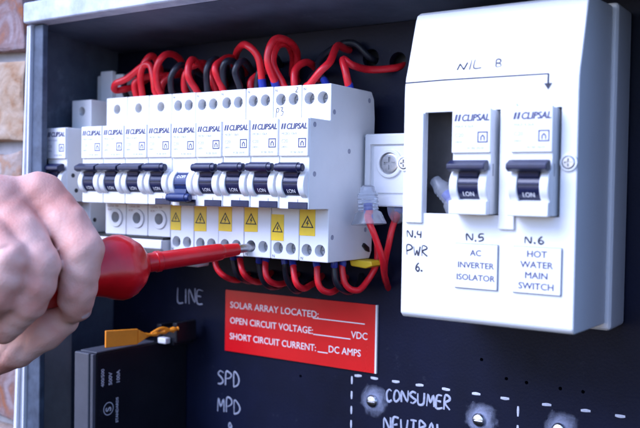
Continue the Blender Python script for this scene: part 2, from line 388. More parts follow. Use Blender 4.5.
def blob(x, z, r, seed, label):
    r *= 1.5
    t = thing('sealed_screw', (x, 0, z), label, 'screw', 'sealed screws in the board')
    bm = bmesh.new(); bmesh.ops.create_uvsphere(bm, u_segments=28, v_segments=14, radius=1)
    for v in bm.verts:
        p = Vector(v.co) * 1.6 + Vector((seed * 5, 0, 0)); k = 1 + .35 * noise.noise(p) + .12 * noise.noise(p * 4)
        v.co = (x + v.co.x * r * k, v.co.y * .7 * k, z + v.co.z * r * k * 1.05)
    part('silicone_smear', from_bm(bm), SILIC, t, 180)
    part('screw_head', cut(lathe((x - .8, -.6, z - .5), (0, -1, 0), [(0, 3.6), (1.0, 3.5), (1.8, 2.8), (2.3, 1.6), (2.45, .5)], 24), [box(x - 3.2, x + 1.6, -3.4, -2.1, z - .85, z - .15)]), HEADW, t)
blob(-1.8, -119.5, 6.0, 1, 'blue smeared screw left of the consumer note')
blob(61.5, -119.5, 7.0, 2, 'blue smeared screw right of the consumer note')
blob(103, -117.5, 6.5, 3, 'blue smeared screw right of the short vertical dashes')

# ------------------------------------------------------------------ red engraved sign
sg = thing('red_sign', (-55, 0, -104.6), 'red engraved solar array sign with white lettering on the black board', 'sign')
part('sign_plate', box(-109, -1.3, -1.35, -.05, -104.4, -66.4), SIGN, sg)
part('sign_core_edge', box(-1.25, -.2, -1.4, -.05, -104.4, -66.4), SIGNW, sg)
for s, z, ww in (('SOLAR ARRAY LOCATED:', -77.2, 1.03), ('OPEN CIRCUIT VOLTAGE:', -86.9, .96), ('SHORT CIRCUIT CURRENT:', -96.7, .94)):
    part('sign_lettering', text(s, 5.6, -105.2, -1.36, z, width=ww, bold=.006), SIGNW, sg)
part('sign_lettering', text('VDC', 5.6, -16.8, -1.36, -86.3, width=.94, bold=.006), SIGNW, sg)
part('sign_lettering', text('DC AMPS', 5.6, -32, -1.36, -96.2, width=.94, bold=.006), SIGNW, sg)
for x0, x1, z in ((-43, -8, -77.6), (-42.5, -17.2, -87), (-39.3, -32.3, -96.8)):
    part('sign_rule', box(x0, x1, -1.42, -1.36, z - .3, z + .25), SIGNW, sg)

# ------------------------------------------------------------------ rail
rl = thing('mounting_rail', (-90, 0, 9), 'steel mounting rail behind the row of breakers', 'rail')
part('rail', prism([(0, -5), (-6, -5), (-6, -9), (-7.2, -9), (-7.2, 27), (-6, 27), (-6, 23), (0, 23)], -206, 12, 'x'), STEEL, rl)

# ------------------------------------------------------------------ circuit breakers
def screw_cross(x, y, z, r):
    """screw head looking towards -y with a sunk cross"""
    h = lathe((x, y + 3, z), (0, -1, 0), [(0, r), (2.6, r), (3, r * .8)], 20)
    return cut(h, [box(x - r * .62, x + r * .62, y - 1, y + 1.1, z - r * .13, z + r * .13), box(x - r * .13, x + r * .13, y - 1, y + 1.1, z - r * .62, z + r * .62)])
def mark_geo(x, y, z, s):
    """square approval mark: outlined box with an arch inside"""
    g = Geo()
    for a in (box(x, x + s, y - .05, y, z, z + s * .12), box(x, x + s, y - .05, y, z + s * .88, z + s), box(x, x + s * .12, y - .05, y, z + s * .12, z + s * .88), box(x + s * .88, x + s, y - .05, y, z + s * .12, z + s * .88)): g.add(a)
    p = [(x + s * .28, z + s * .2), (x + s * .28, z + s * .52), (x + s * .5, z + s * .76), (x + s * .72, z + s * .52), (x + s * .72, z + s * .2)]
    q = [(x + s * .60, z + s * .2), (x + s * .60, z + s * .48), (x + s * .5, z + s * .58), (x + s * .40, z + s * .48), (x + s * .40, z + s * .2)]
    g.add(prism(p + q, y - .05, y, 'y')); return g
def sticker(t, x0, x1, z0, z1, y=-52.0, tilt=0):
    s = part('warning_sticker', prism([(x0, z0), (x1, z0 + tilt), (x1, z1 + tilt), (x0, z1)], y - .22, y - .02, 'y'), YEL, t)
    cx, cz, r = (x0 + x1) / 2 + .1, (z0 + z1) / 2 - .6, min((x1 - x0) * .43, 3.9)
    tri = [(cx + r * 1.15 * math.sin(a), cz + r * 1.08 * math.cos(a)) for a in (0, math.radians(120), math.radians(240))]
    inn = [(cx + (a - cx) * .74, cz + (b - cz) * .74) for a, b in tri]
    g = Geo()
    for i in range(3):
        j = (i + 1) % 3; g.add(prism([tri[i], tri[j], inn[j], inn[i]], y - .27, y - .21, 'y'))
    k = r * .5
    g.add(prism([(cx + .15 * k, cz + .95 * k), (cx - .5 * k, cz - .05 * k), (cx - .02 * k, cz + .02 * k), (cx - .2 * k, cz - .85 * k), (cx + .5 * k, cz + .22 * k), (cx + .05 * k, cz + .18 * k), (cx + .4 * k, cz + .95 * k)], y - .27, y - .21, 'y'))
    part('warning_symbol', g, BLACK, s)
    return s
def nose_parts(t, yn, kind, on=True):
    """label, toggle and window on the 45 mm nose whose face is at y = yn"""
    lp = part('label_plate', box(-8.55, 8.55, yn - 1.2, yn + .3, 13.0, 31.3, .25, 1), PLATE, t)
    yl = yn - 1.21
    g = text('CLIPSAL', 3.9, -4.4, yl, 26.2, bold=.042, shear=.22, width=.88)
    for k in (-7.6, -6.1): g.add(prism([(k, 26.2), (k + 1.0, 26.2), (k + 1.65, 29.0), (k + .65, 29.0)], yl - .06, yl, 'y'))
    part('logo_lettering', g, INK, lp)
    g = text('MCBO 10kA' if kind == 'double' else 'MAX 4.5kA', 1.75, -7.2, yl, 23.4).add(text('C20', 2.3, -7.2, yl, 19.6)).add(text('240V~', 1.55, -7.2, yl, 17.0)).add(text('RCBE 20/30', 1.5, -1.5, yl, 14.4))
    part('small_print', g, GREY_INK, lp)
    part('approval_mark', mark_geo(2.9, yl, 17.1, 4.6), INK, lp)
    for sx in (-1, 1):
        part('toggle_cheek', cyl((sx * 4.6, yn + 3.3, -.6), (sx * 8.3, yn + 3.3, -.6), 7.4, 36, .5), WHITE, t)
    dr = part('toggle_drum', cyl((-4.5, yn + 3.2, -.6), (4.5, yn + 3.2, -.6), 6.5, 36), NAVY if on else NAVY_SKYLIT, t)
    a = -.25 if on else .3
    part('drum_rib', box(-4.4, 4.4, yn - 3.75, yn - 2.4, -.2 if on else -1.6, .7 if on else -.7, .25, 1), NAVY if on else NAVY_SKYLIT, dr)
    gt = text('I.ON' if on else 'O.OFF', 2.5 if on else 2.2, 0, 0, 0, align='CENTER', bold=.01)
    z0 = -4.9 if on else 2.0
    gt.v = [(x, yn + 3.2 - math.sqrt(max(6.56 ** 2 - (z0 + z + .6) ** 2, 1)) + y * .5, z0 + z) for x, y, z in gt.v]
    part('toggle_lettering', gt, SIGNW, dr)
    m = NAVY if on else NAVY_SKYLIT
    zc = 7.4 if on else -8.3
    if kind == 'double':
        lv = lathe((-8.7, yn - 4.3, zc), (1, 0, 0), [(.5, 1.5), (.9, 2.0), (2.9, 2.1), (3.1, 2.5), (14.3, 2.5), (14.5, 2.1), (16.5, 2.0), (16.9, 1.5)], 20)
    else:
        lv = prism([(yn - 6.9, zc - 1.2), (yn - 6.9, zc + .8), (yn - 3.0, zc + 2.6), (yn - 1.3, zc + 2.2), (yn - 1.3, zc - 1.6), (yn - 4.5, zc - 2.4)], -8.3, 8.3, 'x', .4)
    L = part('toggle_lever', lv, m, t)
    sgn = -1 if on else 1
    part('lever_web', prism([(yn - 3.8, zc), (yn - 1.0, zc - sgn * -1.0), (yn - 1.0, zc + sgn * 4.5), (yn - 3.1, zc + sgn * 4.5)], -4.2, 4.2, 'x', .3), m, L)
def body_profile(zt, zb, yn):
    return [(-8, zt - 14), (-9.2, zt - 4), (-12, zt), (-52, zt), (-52, 31.6), (yn, 31.6), (yn, -12.8), (-52, -12.8), (-52, zb), (-11, zb), (-8.6, zb + 4)]
def rcbo(on=True):
    t = thing('circuit_breaker', (0, -8, -39.7), 'x', 'breaker', 'two-hole breakers with yellow stickers')
    b = prism(body_profile(50, -39.7, -70), -8.86, 8.86, 'x', .55, 2)
    hs = [(x, z) for z in (43.1, -33.9) for x in (-4.2, 3.9)]
    b = cut(b, [cyl((x, -56, z), (x, -43, z), 3.15, 28) for x, z in hs])
    part('body', b, WHITE, t)
    s0 = None
    for x, z in hs:
        if s0 is None: s0 = part('terminal_screw', screw_cross(x, -47.2, z, 2.9), STEEL, t); x0, z0 = x, z
        else: share('terminal_screw', s0, t, (x - x0, 0, z - z0))
    nose_parts(t, -70, 'double', on)
    part('marker_window', box(-3.2, 8.3, -70.5, -69.6, -12.6, -9.3, .2, 1), NAVY, t)
    part('slit', box(2.3, 2.6, -70.06, -69.6, -9.3, -8.0), INK, t)
    part('terminal_mark', text('N', 2.2, -7.9, -52.03, -39.0).add(text('N', 2.0, -7.9, -52.03, 47.2)), INK, t)
    return t
def mcb(kind='single', yn=-70):
    t = thing('circuit_breaker', (0, -8, -31.8), 'x', 'breaker', 'single-hole breakers at the left of the row')
    b = prism(body_profile(50, -31.8, yn), -8.86, 8.86, 'x', .55, 2)
    b = cut(b, [cyl((.4, -56, 43), (.4, -34, 43), 2.9, 28), cyl((.6, -56, -21.5), (.6, -34, -21.5), 3.3, 28)])
    part('body', b, CREAM, t)
    a = part('terminal_screw', screw_cross(.6, -39, -21.5, 3.1), DARKSTEEL, t); share('terminal_screw', a, t, (-.2, 0, 64.5))
    ring = cut(cyl((.6, -52.9, -21.8), (.6, -51.6, -21.8), 5.6, 36, .4), [cyl((.6, -55, -21.5), (.6, -50, -21.5), 3.3, 28)])
    part('terminal_collar', ring, CREAM, t)
    part('small_print', text('CLIPSAL 20A', 1.7, -7, -52.03, -15.4).add(text('4CB1 6000', 1.7, -7, -52.03, -17.6, )), mat('faded_brown_ink', (.45, .33, .30), .5), t)
    nose_parts(t, yn, 'single', True)
    return t
names = ['two-hole breaker with its lever up beside the single-hole breakers', 'breaker with its blue lever pushed down, the only one switched off',
         'two-hole breaker with lever up, first to the right of the switched-off one', 'breaker touched by the tip of the red screwdriver',
         'breaker with pen note P3 and a lowered yellow sticker', 'last two-hole breaker at the right end, its blank side face showing']
proto_on = rcbo(True); proto_off = rcbo(False)
used = False
for i in range(6):
    if i == 1: t = proto_off
    elif not used: t = proto_on; used = True
    else: t = copy_tree(proto_on)
    xc = -99 + 18 * i
    t.location.x = xc * S; ORIG[t.name] = (0, -8, -39.7)
    t['label'] = names[i]
BRK = [o for o in COL.objects if o.name.startswith('circuit_breaker')]
BRK.sort(key=lambda o: o.location.x)
for t in BRK:
    t.location.y += random.uniform(-.25, .25) * S; t.location.z += random.uniform(-.2, .2) * S; t.rotation_euler = (random.uniform(-.003, .003), random.uniform(-.004, .004), 0)
for i, t in enumerate(BRK):
    if i == 5: sticker(t, -8.75, .8, -26.6, -13.1)
    elif i == 4: sticker(t, -8.75, -.7, -30.1, -16.4)
    else: sticker(t, (-8.75, -8.75, -8.75, -8.7)[i], (-.9, .1, .6, .2)[i], (-27.4, -27.2, -26.4, -26.4)[i], -13.1, tilt=(0, .2, -.1, .2)[i])
t = BRK[4]
part('pen_note', handwriting('p3', -7.2, 35.0, 4.0, wid=1.0, r=.24, y=-52.03), PEN, t)
part('pen_note', handwriting('2', 5.2, 46.6, 2.6, wid=1.1, r=.2, y=-52.03), PEN, t)
t = BRK[5]
for y, z in ((-14.5, 45), (-48.8, 36.0), (-66, 28.5), (-17.5, 24.5), (-34, 17), (-65.5, 4.5), (-48.5, -27), (-16, -24)):
    rv = part('rivet', lathe((8.75, y, z), (1, 0, 0), [(0, 1.3), (.25, 1.3), (.3, 1.0), (.14, .8), (.14, .1)], 16), mat('rivet_shade_grey', (.33, .33, .40), .5), t)  # grey paints in the shade of the small rivet recesses
part('release_clip', prism([(-18, -31), (-13, -33.5), (-12.5, -36.2), (-16, -35.2), (-19.5, -32.6)], 8.8, 10.0, 'x', .2), BLACK, BRK[5])
m0 = mcb()
mn = ['leftmost breaker of the three joined single-hole ones', 'middle breaker of the three joined single-hole ones', 'rightmost breaker of the three joined single-hole ones']
for i in range(3):
    t = m0 if i == 0 else copy_tree(m0)
    t.location.x = (-153 + 18 * i) * S; t['label'] = mn[i]
t = copy_tree(m0); t.location.x = -184.3 * S; t['label'] = 'lone single-hole breaker at the far left behind the hand'
for y, z in ((-65.5, 3), (-48.5, -24), (-63, -6)):
    part('rivet', lathe((8.75, y, z), (1, 0, 0), [(0, 1.3), (.25, 1.3), (.3, 1.0), (.14, .8), (.14, .1)], 16), DARKSTEEL, t)
# comb busbar cover under the single-hole breakers
bb = thing('busbar_cover', (-130, -40, -44), 'white busbar strip under the single-hole breakers, partly behind the red screwdriver', 'busbar')
part('strip', prism([(-58, -33.2), (-58, -38.2), (-54, -41.5), (-44, -41.5), (-44, -33.2)], -178, -109.2, 'x', .8), CREAM, bb)
part('slot', box(-178, -109.5, -56.5, -40, -33.1, -31.9), BLACK, bb)
part('end_cap', prism([(-50, -41.6), (-52, -44), (-46, -48.5), (-36, -48.0), (-36, -41.6)], -118, -92, 'x', 1.0), CREAM, bb)
# tall white block behind the left breakers
tb = thing('terminal_block', (-188, -25, 30), 'tall white block standing up behind the lone left breaker', 'terminal block')
part('block', box(-200, -176, -26, -8, 30, 69, .9), CREAM, tb)
part('ridge', box(-193, -182, -29.5, -25.8, 30, 71, .8), WHITE, tb)

# ------------------------------------------------------------------ rail end block with big screw
eb = thing('end_block', (16, 0, 9), 'white rail end block with a large cross-head screw between breakers and enclosure', 'block')
g = cut(box(2, 46, -22, -1, -11.5, 26.5, 1.0), [box(5.5, 50, -24, -20.2, -5.5, 21.0)])
part('block', g, WHITE, eb)
g = cut(prism([(7.2, -4.5), (30, -4.5), (30, 20), (7.2, 20)], -21.4, -20.0, 'y', .5), [cyl((17, -25, 11), (17, -19, 11), 6.4, 32)])
part('inner_plate', g, PLATE, eb)
ring = cut(cyl((17, -22.6, 11), (17, -20, 11), 7.6, 36, .5), [cyl((17, -25, 11), (17, -18, 11), 5.7, 32)])
part('screw_collar', ring, WHITE, eb)
part('screw', screw_cross(17, -21.8, 11, 5.3), STEEL, eb)

# ------------------------------------------------------------------ switch enclosure
en = thing('switch_enclosure', (90, 0, -63), 'white plastic switch enclosure with pen notes and two main switches', 'enclosure')
FP = [(-72, 38), (-71.8, 43), (-71.0, 47), (-69.6, 51), (-66.6, 60.5), (-62.6, 73.5), (-61.4, 76)]
def front_y(z):
    if z <= FP[0][1]: return -72
    for (a, b), (c, d) in zip(FP, FP[1:]):
        if b <= z <= d: return a + (c - a) * (z - b) / (d - b)
    return FP[-1][0]
prof = [(-26, -60.5), (-70, -59.5), (-72, -57.5)] + FP + [(-58.5, 77.6), (-26, 79.2)]
win = box(62.3, 122.6, -90, -60, -12.8, 31.2)
b = prism(prof, 51.8, 129.2, 'x', .9, 3, 40)
b = cut(b, [win, box(55, 126, -69, -20, -56, 40), box(55, 126, -60, -20, 39, 66)])
part('cover', b, ENCL, en)
bs = cut(box(50.6, 131.6, -25.2, -1, -63.8, 81, 2.2, 3), [box(55, 126, -40, 5, -56, 70)])
part('base', bs, ENCL, en)
INNER = mat('grey_brown_interior', (.085, .080, .082), .55, var=.4, vscale=40)  # grey-brown with random darker mottling
part('inner_panel', box(56, 125, -56, -54, -50, 38), INNER, en)
part('inner_rail', box(56, 125, -59.5, -56.2, -1.5, 2.5), INNER, en)
part('guide_strip', box(53.8, 62.2, -73.4, -71.2, -17.2, 31.0, .6), ENCL, en)
part('guide_strip', box(97.4, 104.3, -73.6, -66, -18.6, 33.6, .6), ENCL, en)
for x in (52.6, 125.9):
    sc = part('cover_screw', screw_cross(x, -73.2, 9, 2.7), STEEL, en)
    part('screw_collar', cut(cyl((x, -72.9, 9), (x, -70.5, 9), 3.5, 32, .3), [cyl((x, -75, 9), (x, -70, 9), 2.75, 32)]), ENCL, sc)
for (x0, x1, lines, sz) in ((78.3, 97.3, ('AC', 'INVERTER', 'ISOLATOR'), 3.5), (104.2, 124.0, ('HOT', 'WATER', 'MAIN', 'SWITCH'), 3.75)):
    tg = part('engraved_tag', box(x0, x1, -73.2, -71.9, -44.0, -25.3, .2, 1), PLATE, en)
    part('tag_edge', box(x0 - .25, x1 + .25, -72.5, -71.95, -44.25, -25.05, .15, 1), mat('tag_core_grey', (.16, .17, .22), .5), tg)
    n = len(lines); pitch = 5.2 if n == 3 else 4.35
    for i, s in enumerate(lines):
        part('tag_lettering', text(s, sz, (x0 + x1) / 2, -73.21, -30.2 - i * pitch + (.1 if n == 3 else 1.0), align='CENTER', width=1.05, bold=.022), INK, tg)
def encl_note(s, x, z, h, **k): part('pen_note', handwriting(s, x, z, h, yf=lambda Z: front_y(Z) - .07, r=.36, **k), PEN, en)
encl_note('N.4', 54.6, -23.6, 3.2, wid=1.25)
encl_note('PWR', 54.6, -31.4, 4.2, wid=1.05)
encl_note('6.', 59.0, -38.4, 3.8, wid=1.0)
encl_note('N.5', 83.0, -23.9, 3.0, wid=1.45)
encl_note('N.6', 108.6, -23.9, 3.0, wid=1.45)
encl_note('/L', 81.6, 49.2, 3.8, wid=1.5)
encl_note('B', 93.5, 49.0, 3.2, wid=1.4)
def path_note(pts, r=.28):
    P = []
    for (a, b), (c, d) in zip(pts, pts[1:]):
        for k in range(8): P.append((a + (c - a) * k / 8, b + (d - b) * k / 8))
    P.append(pts[-1])
    k = tube([(x, front_y(z) - .07, z) for x, z in P], r, 6); part('pen_note', k, PEN, en)
path_note([(76.3, 48.9), (77.2, 51.6), (79.3, 48.9), (80.6, 52.0)], .34)
path_note([(52.2, 44.6), (70, 44.9), (95, 44.8), (116.6, 44.7)], .3)
path_note([(116.6, 44.8), (116.7, 40.0)], .4)
k = prism([(115.0, 40.9), (118.4, 40.9), (116.8, 38.2)], -72.16, -72.04, 'y'); part('pen_note', k, PEN, en)
# the two switches seated in it
s0 = thing('main_switch', (0, -8, -31.8), 'x', 'switch', 'main switches in the white enclosure')
part('body', box(-8.5, 8.5, -77.6, -52, -12.4, 31.0, .4), WHITE, s0)
nose_parts(s0, -77.6, 'single', True)
part('front_step', prism([(-77.7, -6.4), (-81.4, -7.0), (-81.4, -12.6), (-77.7, -12.6)], -8.4, 8.4, 'x', .5), WHITE, s0)
rv = part('side_slot', box(8.3, 8.56, -75.5, -74.6, 3.5, 8.5), mat('shadow_grey', (.25, .25, .28), .6), s0)
s1 = copy_tree(s0)
s0.location.x = 86.9 * S; s0['label'] = 'main switch above the AC inverter isolator tag, beside the empty slot'
s1.location.x = 112.6 * S; s1['label'] = 'main switch above the hot water tag'

# ------------------------------------------------------------------ translucent wire connectors
def connector(p, d, L, label, r=5.2):
    p = Vector(p); d = Vector(d).normalized()
    t = thing('wire_connector', tuple(p), label, 'connector', 'clear plastic wire connectors')
    prof = [(0, r * 1.62), (.8, r * 1.6), (1.6, r * 1.52), (6, r * 1.2), (6.6, r * 1.02)] + [(7 + i * .9, r * (.98 if i % 2 else .88)) for i in range(int((L - 11) / .9))] + [(L - 3, r * .72), (L - .8, r * .66), (L, r * .4)]
    part('cap', lathe(p, d, prof, 26), CLEAR, t, 50)
    part('crimp', lathe(p + d * 1.0, d, [(0, 1.9), (L * .5, 1.9), (L * .52, 1.3)], 14), FERR, t)
    return t
connector((12.6, -34, -20.5), (-.10, .05, 1), 20, 'clear ribbed connector hanging over the end breaker with a red wire below', 5.6)
connector((17.0, -14, -13.5), (1.0, -.15, .22), 16, 'clear connector lying sideways behind the enclosure edge', 4.4)
connector((76, -63.4, -11.5), (-.66, -.05, .72), 19, 'frosted round-ended connector inside the empty enclosure slot', 3.9)
yc = solo('yellow_clip', prism([(-5, -40.2), (8.5, -40.2), (9.2, -42.6), (5, -44.2), (-4, -43.4)], -24, -10, 'y', .6), YEL, (2, -16, -44), 'small yellow clip under the right end breaker', 'clip')

# ------------------------------------------------------------------ wires
TOPW = [
('red', [(-131.6, -40, 49), (-131.4, -42.0, 61.6), (-137.3, -42.0, 69.1), (-152.1, -44.0, 63.2), (-161.2, -46.0, 58.7), (-163.7, -42.0, 55.6), (-160.6, -30.0, 59.8), (-168.4, -5.0, 72.2), (-170, 2, 73)], 'red wire lying in a long flat loop at the left end above the breakers'),
('red', [(-145.4, -38.0, 49), (-141.9, -44.0, 65.6), (-137.8, -40.0, 74.7), (-145.0, -25.0, 70.6), (-166.4, -6.0, 63.5), (-169, 2, 62)], 'red wire in a narrow upright loop above the middle single-hole breaker'),
('red', [(-128.7, -38.0, 49), (-125.9, -46.0, 65.4), (-121.1, -42.0, 75.0), (-126.7, -25.0, 73.0), (-140.1, -5.0, 62.1), (-143, 2, 61)], 'red wire in a wide round loop above the rightmost single-hole breaker'),
('black', [(-119.8, -38.0, 49), (-115.8, -44.0, 61.5), (-114.4, -38.0, 68.6), (-123.8, -20.0, 65.6), (-135.8, -5.0, 60.0), (-138, 2, 59)], 'leftmost black wire loop above the breaker row'),
('red', [(-98.6, -38.0, 49), (-102.2, -46.0, 61.6), (-102.2, -42.0, 71.2), (-108.1, -25.0, 68.1), (-122.4, -5.0, 60.5), (-125, 2, 59)], 'red wire loop leaning left above the first two-hole breaker'),
('black', [(-93.2, -38.0, 49), (-89.7, -44.0, 64.4), (-90.2, -35.0, 71.9), (-99.5, -15.0, 70.1), (-108.8, -2.0, 63.8), (-110, 3, 63)], 'tall black wire between two red loops above the switched-off breaker'),
('red', [(-79.8, -38.0, 49), (-82.7, -46.0, 61.5), (-82.8, -40.0, 69.0), (-86.6, -25.0, 72.5), (-95.3, -4.0, 67.6), (-98, 2, 66)], 'red wire bending left above the switched-off breaker'),
('black', [(-82.3, -36.0, 49), (-76.4, -44.0, 64.6), (-75.0, -38.0, 68.7), (-83.9, -20.0, 66.0), (-94.4, -4.0, 59.1), (-96, 2, 58)], 'left of the paired black wire loops in the middle of the row'),
('black', [(-69.2, -36.0, 49), (-66.8, -46.0, 60.4), (-66.2, -40.0, 67.2), (-75.7, -20.0, 65.4), (-85.2, -4.0, 59.8), (-87, 2, 59)], 'right of the paired black wire loops in the middle of the row'),
('red', [(-100, 2, 68), (-97.5, -10.0, 70.6), (-78.8, -30.0, 75.7), (-61.2, -42.0, 74.7), (-53.5, -42.0, 68.2), (-52.2, -38.0, 49)], 'red wire arching from the board down into the breaker at the screwdriver'),
('red', [(-42.7, -38.0, 49), (-44.9, -46.0, 64.3), (-42.6, -44.0, 75.0), (-41.4, -35.0, 77.4), (-45.3, -20.0, 74.0), (-55.0, -4.0, 61.5), (-57, 2, 60)], 'front one of the two tallest red wire loops'),
('red', [(-38.2, -36.0, 49), (-46.8, -40.0, 64.2), (-45.9, -36.0, 74.9), (-45.1, -28.0, 76.6), (-51.7, -14.0, 72.6), (-58.6, -3.0, 63.0), (-60, 2, 62)], 'rear one of the two tallest red wire loops'),
('red', [(-26.9, -38.0, 49), (-16.8, -40.0, 57.9), (-12.7, -36.0, 64.4), (-15.6, -22.0, 74.6), (-21.1, -3.0, 75.2), (-22, 2, 75)], 'red wire slanting up to the right above the right end breaker'),
('black', [(-15.1, -30.0, 49), (-29.7, -20.0, 66.8), (-23.3, -12.0, 77.3), (-16.7, -6.0, 77.7), (-9.5, -1.0, 70), (-8, 8, 69)], 'black wire arching behind the slanting red wire at the right'),
('red', [(-2.6, -30.0, 49), (-3.4, -32.0, 58.1), (-6.6, -30.0, 64.8), (-4.1, -26.0, 63.1), (-2.6, -14.0, 61.9), (7, -1.0, 64), (9, 8, 66)], 'red wire bent sharply right into a board hole at the right end'),
('red', [(-113.5, -34, 49), (-110.5, -38, 62), (-104, -30, 70.5), (-112, -14, 69), (-122, 2, 64)], 'red wire half hidden behind the leftmost black loop'),
('red', [(-137, -33, 49), (-134.0, -34, 60), (-127.5, -26, 66.5), (-133, -12, 68), (-142, 2, 66)], 'red wire tucked inside the wide round red loop'),
('red', [(-150.5, -36, 49), (-149.5, -40, 59), (-144.0, -36, 64), (-136.5, -22, 66), (-140, 2, 70)], 'red wire crossing low behind the narrow upright red loop'),
('black', [(-170, -24, 49), (-167, -34, 58), (-158, -36, 66), (-150, -22, 69), (-152, 2, 70)], 'black wire curving up at the far left end beside the tall white block'),
('black', [(-60.5, -34, 49), (-57.5, -38, 60), (-56, -30, 70), (-63, -12, 72), (-70, 2, 70)], 'black wire standing behind the red arch at the middle'),
('red', [(-33.5, -36, 49), (-35.5, -34, 60), (-33.0, -26, 66), (-38, -10, 64), (-43, 2, 60)], 'short red wire right of the two tallest red loops'),
('red', [(-90.5, -33, 49), (-93, -36, 59), (-96.5, -30, 66), (-104, -14, 65), (-113, 2, 60)], 'thin red wire low behind the red loop of the first two-hole breaker'),
('black', [(-103.5, -36, 49), (-106.5, -40, 58), (-108, -34, 65), (-116, -14, 64), (-124, 2, 61)], 'black wire squeezed between red loops above the first two-hole breaker'),
('red', [(-64.5, -33, 49), (-66, -32, 57), (-61, -24, 63), (-68, -8, 62), (-76, 2, 57)], 'red wire showing low between the paired black loops and the red arch'),
('black', [(-29.5, -31, 49), (-31, -26, 59), (-27, -16, 67), (-33, -4, 70), (-36, 3, 70)], 'thin black wire behind the slanting red wire root'),
]
BOTW = [
('red', [(-87.1, -38.0, -38), (-82.3, -40.0, -48.5), (-78.0, -38.0, -54.0), (-79.9, -25.0, -56.9), (-90.1, -3.0, -55.1), (-92, 2, -55)], 'leftmost red wire hanging under the breakers near the screwdriver shaft'),
('black', [(-73.8, -38.0, -38), (-72.4, -36.0, -50.4), (-71.5, -28.0, -57.2), (-76.8, -12.0, -58.3), (-80.1, -2.0, -55.1), (-81, 2, -55)], 'leftmost black wire hanging under the breakers'),
('red', [(-68.8, -38.0, -38), (-62.5, -42.0, -49.3), (-61.6, -36.0, -54.6), (-64.6, -22.0, -56.0), (-73.3, -3.0, -54.0), (-75, 2, -54)], 'second red wire from the left hanging under the breakers'),
('black', [(-55.3, -38.0, -38), (-53.9, -36.0, -51.9), (-53.6, -28.0, -58.1), (-57.7, -12.0, -58.0), (-60.8, -2.0, -55.0), (-62, 2, -55)], 'second black wire from the left hanging under the breakers'),
('red', [(-49.8, -38.0, -38), (-44.5, -42.0, -49.7), (-43.5, -36.0, -55.0), (-46.3, -22.0, -55.8), (-54.3, -3.0, -53.8), (-56, 2, -53)], 'third red wire from the left hanging under the breakers'),
('black', [(-37.6, -38.0, -38), (-36.9, -36.0, -51.7), (-36.4, -28.0, -58.4), (-40.9, -12.0, -57.9), (-43.6, -2.0, -54.3), (-45, 2, -54)], 'third black wire from the left hanging under the breakers'),
('red', [(-32.3, -38.0, -38), (-26.6, -42.0, -51.6), (-24.9, -36.0, -56.2), (-28.0, -22.0, -55.0), (-37.4, -3.0, -52.7), (-39, 2, -52)], 'fourth red wire from the left hanging under the breakers'),
('red', [(-18.1, -36.0, -38), (-14.7, -38.0, -52.6), (-12.9, -32.0, -57.2), (-15.5, -18.0, -56.5), (-20.5, -3.0, -52.6), (-22, 2, -52)], 'red wire hanging below the last two-hole breaker, left of its black wire'),
('black', [(-9.4, -32.0, -38), (-7.3, -32.0, -51.5), (-7.2, -22.0, -57.7), (-8.9, -10.0, -55.6), (-11.3, -2.0, -52.0), (-12, 2, -52)], 'rightmost black wire hanging under the breakers'),
('red', [(-7.0, -28.0, -38), (-3.6, -28.0, -52.6), (-1.0, -22.0, -57.2), (1.9, -16.0, -52.2), (3.1, -12.0, -41.6), (1.5, -6.0, -30.1)], 'rightmost red loop that rises again behind the end breaker'),
('red', [(12.8, -34.0, -14), (13.1, -34, -18), (15.8, -34.0, -26.2), (16.6, -28.0, -38.7), (11.9, -14.0, -48.4), (6.7, -1.0, -55.7), (6, 2, -57)], 'long red wire hanging from the clear connector'),
('red', [(19.0, -14.2, -13.0), (16.0, -15, -21.2), (15.0, -18.0, -30.5), (10.1, -12.0, -41.2), (4.7, -1.0, -51.0), (4, 2, -53)], 'thin red wire behind the long hanging red wire'),
]
def wire(c, pts, label, grp, r=2.15, sleeve_end=0):
    base = pts[0]
    rw = random.Random(hash(label) if False else sum(map(ord, label)))
    pts = [p if k in (0, len(pts) - 1) else tuple(c_ + rw.uniform(-.9, .9) for c_ in p) for k, p in enumerate(pts)]
    path = smooth_path(pts, 9)
    sh = Vector((rw.random() * 9, 0, 0))
    path = [p + noise.noise_vector(p * .045 + sh) * (1.3 if 3 < k < len(path) - 2 else 0) for k, p in enumerate(path)]
    mw = REDW if c == 'red' else BLKW
    if sleeve_end is None: solo('wire', tube(path, r, 12), mw, base, label, 'wire', grp, ang=180); return
    t = thing('wire', base, label, 'wire', grp)
    part('insulation', tube(path, r, 12), mw, t, 180)
    if sleeve_end is not None:
        seg = path[:9] if sleeve_end == 0 else path[-9:]
        if len(seg) > 2: part('ferrule_sleeve', tube(seg[:5] if sleeve_end == 0 else seg[4:], r * 1.14, 12), FERR, t, 60)
for i, (c, p, lb) in enumerate(TOPW):
    wire(c, p, lb, 'wires above the breakers', 2.0 if c == 'red' else 1.85, (-1 if i == 9 else 0) if i in (9, 10, 13, 14) else None)
for i, (c, p, lb) in enumerate(BOTW):
    wire(c, p, lb, 'wires below the breakers', 1.7, 0 if i < 10 else None)

